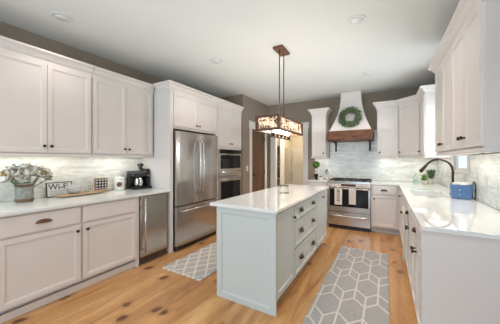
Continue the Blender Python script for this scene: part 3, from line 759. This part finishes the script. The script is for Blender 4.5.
# topiary etc
t = thing('topiary', 'small round boxwood topiary in a dark pot left of the range', 'plant', (-1.315, 5.16, .915))
MB().lathe([(.03, 0), (.045, .085), (.05, .09), (.05, .115), (.042, .115), (.04, .10)], (0, 0, 0), 'z', 18).obj('pot', M['iron'], t, True)
MB().tube([(0, 0, .10), (.003, 0, .17), (0, 0, .26)], .005, 8).obj('stem', M['utensil'], t)
bl = MB(); bl.ball((0, 0, .315), .062, 14)
for i in range(420):
    v = Vector((R.gauss(0, 1), R.gauss(0, 1), R.gauss(0, 1))).normalized()
    leaf(bl, Vector((0, 0, .315)) + v * .058, v + Vector((R.uniform(-.6, .6), R.uniform(-.6, .6), R.uniform(-.6, .6))), .026, .008)
bl.obj('foliage', M['boxgreen'], t)['kind'] = 'stuff'
t = thing('candle_jar', 'small glass jar with brown lid beside the topiary', 'jar', (-1.185, 5.02, .915))
MB().lathe([(.032, 0), (.034, .005), (.034, .055), (.030, .06)], (0, 0, 0), 'z', 16).obj('jar', M['cloth_w'], t, True)
MB().lathe([(.034, .061), (.034, .078), (.030, .082)], (0, 0, 0), 'z', 16).obj('lid', M['rust'], t, True)
t = thing('utensil_crock', 'tan crock holding wooden utensils at the left of the range', 'crock', (-1.085, 5.14, .915))
MB().lathe([(.04, 0), (.045, .01), (.045, .11), (.040, .11), (.038, .03)], (0, 0, 0), 'z', 18).obj('crock', M['cloth'], t, True)
for i, (dx, dy, hh) in enumerate(((-.012, 0, .19), (.012, .012, .17), (.004, -.014, .22))):
    tag(MB().tube([(-1.085, 5.14, .955), (-1.085 + dx * 1.6, 5.14 + dy * 1.6, .915 + hh - .04)], .005, 8).ball((-1.085 + dx * 2, 5.14 + dy * 2, .915 + hh - .02), .018, 10, sc=(1, .4, 1.3)).obj('wooden_spoon', M['iron'] if i == 2 else M['utensil'], None, True),
        ('pale wooden spoon leaning left in the tan crock', 'pale wooden spoon leaning right in the tan crock', 'dark spoon, tallest in the tan crock')[i], 'spoon')

# ------------------------------------------------------------ left counter decor
Z = .915
t = thing('flower_bucket', 'galvanised tin bucket with rusty bands holding white flowers', 'bucket', (-3.155, .903, Z))
MB().lathe([(.066, 0), (.068, .004), (.071, .19), (.073, .195), (.067, .195), (.065, .19), (.062, .02)], (0, 0, 0), 'z', 24).obj('bucket', M['galv'], t, True)
for z in (.022, .165): MB().lathe([(.068, z - .014), (.0725, z - .012), (.0735, z + .012), (.069, z + .014)], (0, 0, 0), 'z', 24).obj('band', M['rust'], t, True)
R3 = random.Random(11)
flowers = [(-3.15, .84, 1.185), (-3.12, .93, 1.20), (-3.17, .90, 1.245), (-3.13, 1.01, 1.18), (-3.14, .77, 1.165), (-3.19, .98, 1.225), (-3.10, .875, 1.165), (-3.20, .82, 1.23), (-3.17, 1.055, 1.20)]
names_ = ['front left of the bunch', 'front centre of the bunch', 'topmost of the bunch', 'front right of the bunch', 'farthest left of the bunch', 'upper right of the bunch', 'lowest at the front of the bunch', 'upper left of the bunch', 'farthest right of the bunch']
for (x, y, z), nm in zip(flowers, names_):
    t = thing('magnolia_flower', 'large cream-white flower in the tin bucket, ' + nm, 'flower', (x, y, z), 0, 'white flowers in the tin bucket')
    tilt = (Vector((x + 3.155, y - .915, .12))).normalized()
    if x > -3.15: tilt = (tilt + Vector((.5, -.3, 0))).normalized()
    q = Vector((0, 0, 1)).rotation_difference(tilt)
    pm = MB()
    for k in range(10):
        a = 2 * PI * k / 10 + R3.random() * .3; op = .45 if k % 2 else .95
        rings = []
        for j in range(5):
            u = j / 4; rad = .008 + .074 * u * (op * .6 + .45); zz = -.01 + .058 * u ** 1.5 * (1.25 - op * .6); hw = .052 * math.sin(PI * (.12 + .8 * u)) + .002
            c = Vector((math.cos(a) * rad, math.sin(a) * rad, zz)); tn = Vector((-math.sin(a), math.cos(a), 0))
            up = Vector((0, 0, 1)) * .0012
            rings.append([tuple(q @ (c - tn * hw + Vector((0, 0, .008)))), tuple(q @ (c - up)), tuple(q @ (c + tn * hw + Vector((0, 0, .008)))), tuple(q @ (c + up))])
        pm.loft(rings)
    pm.obj('petals', M['petal'], t, True)
    MB().ball(tuple(q @ Vector((0, 0, .006))), .007, 8).obj('flower_centre', M['gold'], t, True)
    p0 = Vector((-3.155 - x, .915 - y, 1.0 - z)) * 1.0
    MB().tube([tuple(q @ Vector((0, 0, -.005))), tuple(p0 * .5 + Vector((0, 0, -.005))), tuple(p0 * .93)], .004, 6).obj('stem', M['green'], t)
for i, (pts_, mm, lab) in enumerate(((((-3.15, .93, 1.03), (-3.14, .99, 1.15), (-3.12, 1.05, 1.20), (-3.11, 1.10, 1.205)), 'gold', 'golden dried seed stem arching right out of the tin bucket'),
        (((-3.16, .90, 1.03), (-3.15, .80, 1.17), (-3.14, .73, 1.21)), 'gold', 'golden dried seed stem arching left out of the tin bucket'),
        (((-3.15, .92, 1.03), (-3.13, 1.03, 1.10), (-3.10, 1.10, 1.155)), 'green', 'green leaf sprig drooping right from the tin bucket'),
        (((-3.13, .90, 1.03), (-3.08, .83, 1.09), (-3.06, .79, 1.13)), 'green', 'green leaf sprig drooping left from the tin bucket'))):
    mb = MB().tube(pts_, .004, 6); R.seed(i)
    for k in range(8):
        p = Vector(pts_[-1]).lerp(Vector(pts_[-2]), R.random() * .9)
        leaf(mb, p, Vector((R.uniform(-.3, .6), R.uniform(-1, 1), R.uniform(-.4, 1))), .04, .011)
    tag(mb.obj('dried_sprig' if mm == 'gold' else 'leaf_sprig', M[mm]), lab, 'stem')

def text(s, size, m, parent, loc, rot, name='lettering', ext=.0008):
    c = bpy.data.curves.new(name, 'FONT'); c.body = s; c.size = size; c.extrude = ext; c.offset = .0008
    o = bpy.data.objects.new(name, c)
    COL.objects.link(o); bpy.context.view_layer.update()
    me = bpy.data.meshes.new_from_object(o.evaluated_get(bpy.context.evaluated_depsgraph_get()))
    bpy.data.objects.remove(o); me.materials.clear(); me.materials.append(m); me.name = name
    o = bpy.data.objects.new(name, me); COL.objects.link(o); o.parent = parent; o.location = loc; o.rotation_euler = rot
    return o
# Wi-Fi sign leaning on the tiles (local: x along +Y, front -y -> +X)
t = thing('wifi_sign', 'white rectangular sign reading Wi-Fi in a dark frame on the left counter', 'sign', (-3.285, 1.125, Z), RP)
t.rotation_euler = (-.12, 0, RP)
SW, SH = .25, .165
MB().box(.008, SW - .008, -.004, .004, .008, SH - .008).obj('sign_board', M['snow'], t)
MB().box(0, SW, -.008, .006, 0, .008).box(0, SW, -.008, .006, SH - .008, SH).box(0, .008, -.008, .006, .008, SH - .008).box(SW - .008, SW, -.008, .006, .008, SH - .008).obj('frame', M['ink'], t)
text('Wi-Fi', .088, M['ink'], t, (.018, -.0052, .085), (PI / 2, 0, 0))
sq = MB()
for row, (a, b) in enumerate(((.03, .20), (.03, .16))):
    pts_ = [(a + (b - a) * i / 40, -.006, .062 - row * .028 + .006 * math.sin(i * 1.9) * (1 + .4 * math.sin(i * .7))) for i in range(41)]
    sq.tube(pts_, .0013, 5)
sq.obj('handwriting', M['inkblue'], t)
# board, bowl
t = thing('serving_board', 'long rounded wooden serving board lying on the left counter', 'board', (-3.19, 1.455, Z), .0)
out = []
for i in range(28):
    a = 2 * PI * i / 28; out.append((.085 * math.copysign(abs(math.cos(a)) ** .7, math.cos(a)) + .0, .29 * math.copysign(abs(math.sin(a)) ** .7, math.sin(a))))
MB().prism(out, .010, .028).obj('board', M['board'], t)
for (a, b) in ((-.05, -.2), (.05, -.2), (-.05, .2), (.05, .2)): MB().lathe([(.012, 0), (.012, .0095)], (a, b, 0), 'z', 10).obj('foot', M['board'], t)
t.rotation_euler = (0, 0, .10)
ZB = Z + .029
o = MB().lathe([(.035, 0), (.062, .02), (.075, .055), (.066, .09), (.048, .102), (.042, .098), (.057, .055), (.02, .012)], (-3.18, 1.355, ZB), 'z', 22).obj('stoneware_bowl', M['stone'], None, True)
tag(o, 'round grey speckled stoneware bowl on the wooden board before the sign', 'bowl')
def lattice_block(name, label, cat, loc, wd, ht, dpth, rz, fm, bm_, lm, n):
    t = thing(name, label, cat, loc, rz)
    MB().box(0, wd, 0, dpth, 0, ht).obj('block', bm_, t)
    if fm:
        MB().box(-.008, wd + .008, -.006, dpth, -.0, .01).box(-.008, wd + .008, -.006, dpth, ht, ht + .01).box(-.008, 0, -.006, dpth, .01, ht).box(wd, wd + .008, -.006, dpth, .01, ht).obj('frame', fm, t)
    q = MB(); s = wd / n
    nz = max(1, round(ht / s)); sz = (ht - .008) / nz
    for i in range(n):
        for j in range(nz):
            cx, cz = s * (i + .5), .008 + sz * (j + .5)
            q.loft([[(cx + dx * s * .34, y, cz + dz * sz * .34) for dx, dz in ((1, 0), (0, 1), (-1, 0), (0, -1))] for y in (-.0035, -.0005)])
    q.obj('pattern', lm, t); return t
lattice_block('pattern_block', 'small white block with dark diamond pattern left of the framed lattice', 'block', (-3.235, 1.515, ZB), .065, .085, .03, RP - .25, None, M['snow'], M['ink'], 3)
lattice_block('lattice_frame', 'wood-framed black lattice plaque standing on the serving board', 'frame', (-3.225, 1.605, ZB), .135, .150, .02, RP - .15, M['board'], M['ink'], M['snow'], 4)
# coffee canister
t = thing('coffee_canister', 'white ceramic canister with round brown badge next to the coffee maker', 'canister', (-3.235, 1.925, Z), 0)
MB().lathe([(.062, 0), (.070, .006), (.070, .15), (.066, .158), (.060, .16)], (0, 0, 0), 'z', 24).obj('canister', M['white'], t, True)
MB().lathe([(.068, .161), (.070, .168), (.056, .180), (.015, .185), (.012, .198)], (0, 0, 0), 'z', 24).obj('lid', M['white'], t, True)
bd = MB().lathe([(.034, 0), (.034, .005)], (0, 0, 0), 'z', 20, sx=1).obj('badge', M['rust'], t)
dirv = Vector((3.235, -1.925, 0)).normalized(); bd.location = (dirv.x * .0685, dirv.y * .0685, .085)
bd.rotation_euler = (PI / 2, 0, math.atan2(dirv.y, dirv.x) + PI / 2)
bd.rotation_euler = dirv.to_track_quat('Z', 'Y').to_euler()
MB().tube([(.02, .069, .05), (.02, .098, .07), (.02, .098, .13), (.02, .069, .155)], .005, 8).tube([(0, .058, .163), (.02, .085, .175), (.02, .08, .15)], .003, 6).obj('clasp', M['iron'], t, True)
# coffee maker : long axis along Y, front faces the room (+X)
t = thing('coffee_maker', 'black double coffee maker with steel carafe beside the refrigerator panel', 'coffee maker', (-3.17, 2.175, Z), 0)
MB().box(-.10, .13, -.135, .135, 0, .032, bev=.006).obj('base', M['black'], t)
MB().box(-.10, -.02, -.13, .13, .033, .225, bev=.008).obj('tank', M['black'], t)
MB().box(-.10, .09, .078, .132, .226, .29, bev=.008).box(-.019, .09, .082, .130, .033, .2255, bev=.006).obj('side_column', M['black'], t)
MB().box(-.10, .10, -.132, .076, .227, .262, bev=.008).obj('lid', M['steel_dark'], t)
MB().box(-.018, .095, -.12, .07, .180, .226, bev=.008).obj('brew_head', M['black'], t)
ca = MB().lathe([(.045, .034), (.060, .05), (.062, .11), (.050, .15), (.046, .170)], (.045, -.03, 0), 'z', 20).obj('carafe', M['steel_h'], t, True)
MB().lathe([(.047, .1705), (.045, .178), (.01, .1795)], (.045, -.03, 0), 'z', 20).obj('carafe_lid', M['black'], ca, True)
MB().tube([(.09, -.06, .15), (.135, -.09, .145), (.135, -.09, .08), (.095, -.065, .07)], .009, 8).obj('carafe_handle', M['black'], ca, True)
MB().lathe([(.012, .115), (.012, .119)], (0, 0, 0), 'x', 14).obj('dial', M['steel_h'], t, True).location = (-.027, .105, .19)
t = thing('coffee_grinder', 'small black grinder standing on top of the coffee maker', 'grinder', (-3.17, 2.225, Z + .291), 0)
MB().lathe([(.034, 0), (.036, .010), (.024, .02), (.024, .03), (.042, .042), (.045, .062), (.034, .078), (.012, .086)], (-.02, -.005, 0), 'z', 18).obj('body', M['black'], t, True)
MB().tube([(.01, -.03, .05), (.04, -.06, .045), (.04, -.06, .015)], .006, 8).obj('crank', M['steel_dark'], t, True)

# outlets
def outlet(label, loc, rz, name='wall_outlet', n=2, w_=.07):
    t = thing(name, label, 'outlet', loc, rz)
    MB().box(-w_ / 2, w_ / 2, -.006, 0, -.057, .057, bev=.002).obj('plate', M['outlet'], t)
    for s in (-1, 1):
        MB().box(-.017, .017, -.009, -.0062, s * .024 - .014, s * .024 + .014, bev=.002).obj('socket', M['lens'], t)
    return t
outlet('white wall outlet on the left tiles behind the coffee canister', (XL + .011, 2.03, 1.16), RP)
outlet('white wall outlet on the right wall tiles nearest the camera', (XR - .011, 3.06, 1.14), RN)
t = thing('light_switch', 'white light switch on the taupe wall left of the brown door', 'switch', (PX + .001, 4.40, 1.15), RP)
MB().box(-.035, .035, -.006, 0, -.057, .057, bev=.002).obj('plate', M['outlet'], t)
MB().box(-.012, .012, -.010, -.0062, -.03, .03, bev=.002).obj('toggle', M['white'], t)

# ------------------------------------------------------------ pendant
t = thing('pendant_light', 'rectangular wood-framed pendant lamp on two rods above the island', 'lamp', (-1.14, 2.76, 0), 0)
MB().box(-.065, .065, -.13, .13, HC - .026, HC - .001, bev=.004).obj('canopy', M['pendwood'], t)
for y in (-.065, .08): MB().tube([(0, y, 1.84), (0, y, HC - .027)], .0065, 8).obj('rod', M['iron'], t, True)
w2, l2, z0, z1 = .135, .40, 1.672, 1.838
fr = MB(); b_ = .028
for sx in (-1, 1):
    for sy in (-1, 1): fr.box(sx * w2 - b_ / 2, sx * w2 + b_ / 2, sy * l2 - b_ / 2, sy * l2 + b_ / 2, z0, z1)
for z in (z0 + .011, z1 - .011):
    for sx in (-1, 1): fr.box(sx * w2 - b_ / 2 + .001, sx * w2 + b_ / 2 - .001, -l2 + b_ / 2, l2 - b_ / 2, z - .011, z + .011)
    for sy in (-1, 1): fr.box(-w2 + b_ / 2, w2 - b_ / 2, sy * l2 - b_ / 2 + .001, sy * l2 + b_ / 2 - .001, z - .011, z + .011)
fr.box(-w2 + .012, w2 - .012, -.08, .09, z1 - .012, z1 + .002)
fr.obj('frame', M['pendwood'], t)
for (a, b, c, d) in ((-w2 + .011, w2 - .011, -l2 - .002, -l2 + .002), (-w2 + .011, w2 - .011, l2 - .002, l2 + .002), (-w2 - .002, -w2 + .002, -l2 + .011, l2 - .011), (w2 - .002, w2 + .002, -l2 + .011, l2 - .011)):
    MB().box(a, b, c, d, z0 + .022, z1 - .022).obj('side_panel', M['mica'], t)
zb = 1.612
MB().box(-.012, .012, -.30, .30, zb - .006, zb + .006).box(-.006, .006, -.30, -.29, zb, z1 - .03).box(-.006, .006, .29, .30, zb, z1 - .03).box(-w2 + .01, w2 - .01, -.305, -.285, z0 + .01, z0 + .02).box(-w2 + .01, w2 - .01, .285, .305, z0 + .01, z0 + .02).obj('socket_bar', M['pendwood'], t)
for i in range(5):
    y = -.24 + .12 * i
    s_ = MB().lathe([(.014, zb + .0065), (.016, zb + .03), (.013, zb + .05)], (0, y, 0), 'z', 12).obj('socket', M['iron'], t, True)
    MB().lathe([(.010, zb + .051), (.028, zb + .085), (.030, zb + .105), (.018, zb + .135), (.004, zb + .145)], (0, y, 0), 'z', 14).obj('bulb', M['bulb'], s_, True)
l = bpy.data.lights.new('pendant_glow', 'POINT'); l.energy = 8; l.color = (1, .88, .76); l.shadow_soft_size = .06
for y in (-.3, 0, .3):
    lo = bpy.data.objects.new('pendant_glow', l); COL.objects.link(lo); lo.location = (0, y * .9 + .03, 1.77); lo.parent = t

# ------------------------------------------------------------ ceiling cans and added fill spots
labs = ['round recessed ceiling light above the left counter, nearest the left edge', 'round recessed ceiling light at the top right of the photo',
        'round recessed ceiling light left of the pendant canopy', 'round recessed ceiling light in front of the range hood']
for i, (x, y) in enumerate(CEILING_SPOTS):
    if i < 4:
        t = thing('recessed_light', labs[i], 'ceiling light', (x, y, HC), 0, 'recessed ceiling lights')
        MB().lathe([(.085, -.001), (.083, -.007), (.066, -.009), (.064, -.004)], (0, 0, 0), 'z', 28).obj('trim_ring', M['lens'], t, True)
        MB().lathe([(.0001, -.0095), (.062, -.0095), (.062, -.0105), (.0001, -.0105)], (0, 0, 0), 'z', 28).obj('lens', M['lens'], t, True)
    l = bpy.data.lights.new('can_or_fill_spot', 'SPOT'); l.energy = SPOT_POWER * (2, 7.5, 4, 5, 4, 3.5, 4.5)[i]; l.color = WARM; l.spot_size = 2.5; l.spot_blend = 1; l.shadow_soft_size = .07
    o = bpy.data.objects.new('can_or_fill_spot', l); COL.objects.link(o); o.location = (x, y, HC - .02)  # also makes the added fill spots that have no fixture

# ------------------------------------------------------------ rugs
def clip_seg(p, q, x0, x1, y0, y1):
    t0, t1 = 0, 1; dx, dy = q[0] - p[0], q[1] - p[1]
    for a, b in ((-dx, p[0] - x0), (dx, x1 - p[0]), (-dy, p[1] - y0), (dy, y1 - p[1])):
        if abs(a) < 1e-9:
            if b < 0: return None
        else:
            r = b / a
            if a < 0: t0 = max(t0, r)
            else: t1 = min(t1, r)
    if t0 >= t1: return None
    return (p[0] + dx * t0, p[1] + dy * t0), (p[0] + dx * t1, p[1] + dy * t1)
def rug(name, label, x0, x1, y0, y1, segs, lw, m1, m2, hh=.011, fringe=0):
    t = MB().box(x0, x1, y0, y1, .001, hh, bev=.003)
    if fringe:
        n = int((x1 - x0) / fringe)
        for i in range(n):
            for yy_ in (y0, y1): t.lathe([(.001, .0015), (fringe * .48, .002), (fringe * .48, hh * .7), (.004, hh)], (x0 + (i + .5) * (x1 - x0) / n, yy_, 0), 'z', 10, mi=1)
    k = 0
    for p, q in segs:
        c = clip_seg(p, q, x0 + .004, x1 - .004, y0 + .004, y1 - .004)
        if not c: continue
        a, b = Vector(c[0]), Vector(c[1]); d = (b - a)
        if d.length < 1e-3: continue
        d.normalize(); nn = Vector((-d.y, d.x)) * lw / 2; k += 1
        t.prism([tuple(a - nn), tuple(b - nn), tuple(b + nn), tuple(a + nn)], hh - .002, hh + .0018 + .0001 * (k % 5), mi=1)
    return tag(t.obj(name, [m1, m2]), label, 'rug')
segs = []; Pp, Rr = .2, .47
X0, Y0 = -.463, 2.243
for j in range(-3, 6):
    for i in range(-4, 6):
        cx = X0 + i * Pp + (Pp / 2 if j % 2 else 0); cy = Y0 + j * Rr
        A_, H_ = .20, .09
        v = [(0, A_), (.5 * Pp, H_), (.5 * Pp, -H_), (0, -A_), (-.5 * Pp, -H_), (-.5 * Pp, H_)]
        v = [(cx + p, cy + q) for p, q in v]
        for k in (0, 1, 2, 3, 5): segs.append((v[k], v[(k + 1) % 6]))
        segs.append(((cx, cy + A_), (cx, cy + Rr - H_)))
        segs.append(((cx + .5 * Pp, cy + H_), (cx + .5 * Pp, cy + Rr - A_)))
rug('runner_rug', 'grey runner rug with ivory hexagon lattice right of the island', -.59, .03, 1.2, 3.84, segs, .017, M['rug_grey'], M['rug_line'])
segs = []; a, b = .082, .115
for i in range(-3, 14):
    for j in range(-3, 20):
        cx, cy = -2.37 + i * a, 1.96 + j * b
        if (i + j) % 2 == 0:
            segs.append(((cx, cy), (cx + a, cy + b))); segs.append(((cx, cy), (cx - a, cy + b)))
o = rug('woven_rug', 'cream and grey trellis rug on the floor between refrigerator and island', -2.39, -1.76, 1.98, 3.7, segs, .024, M['rug2_base'], M['rug2_line'], fringe=.075)
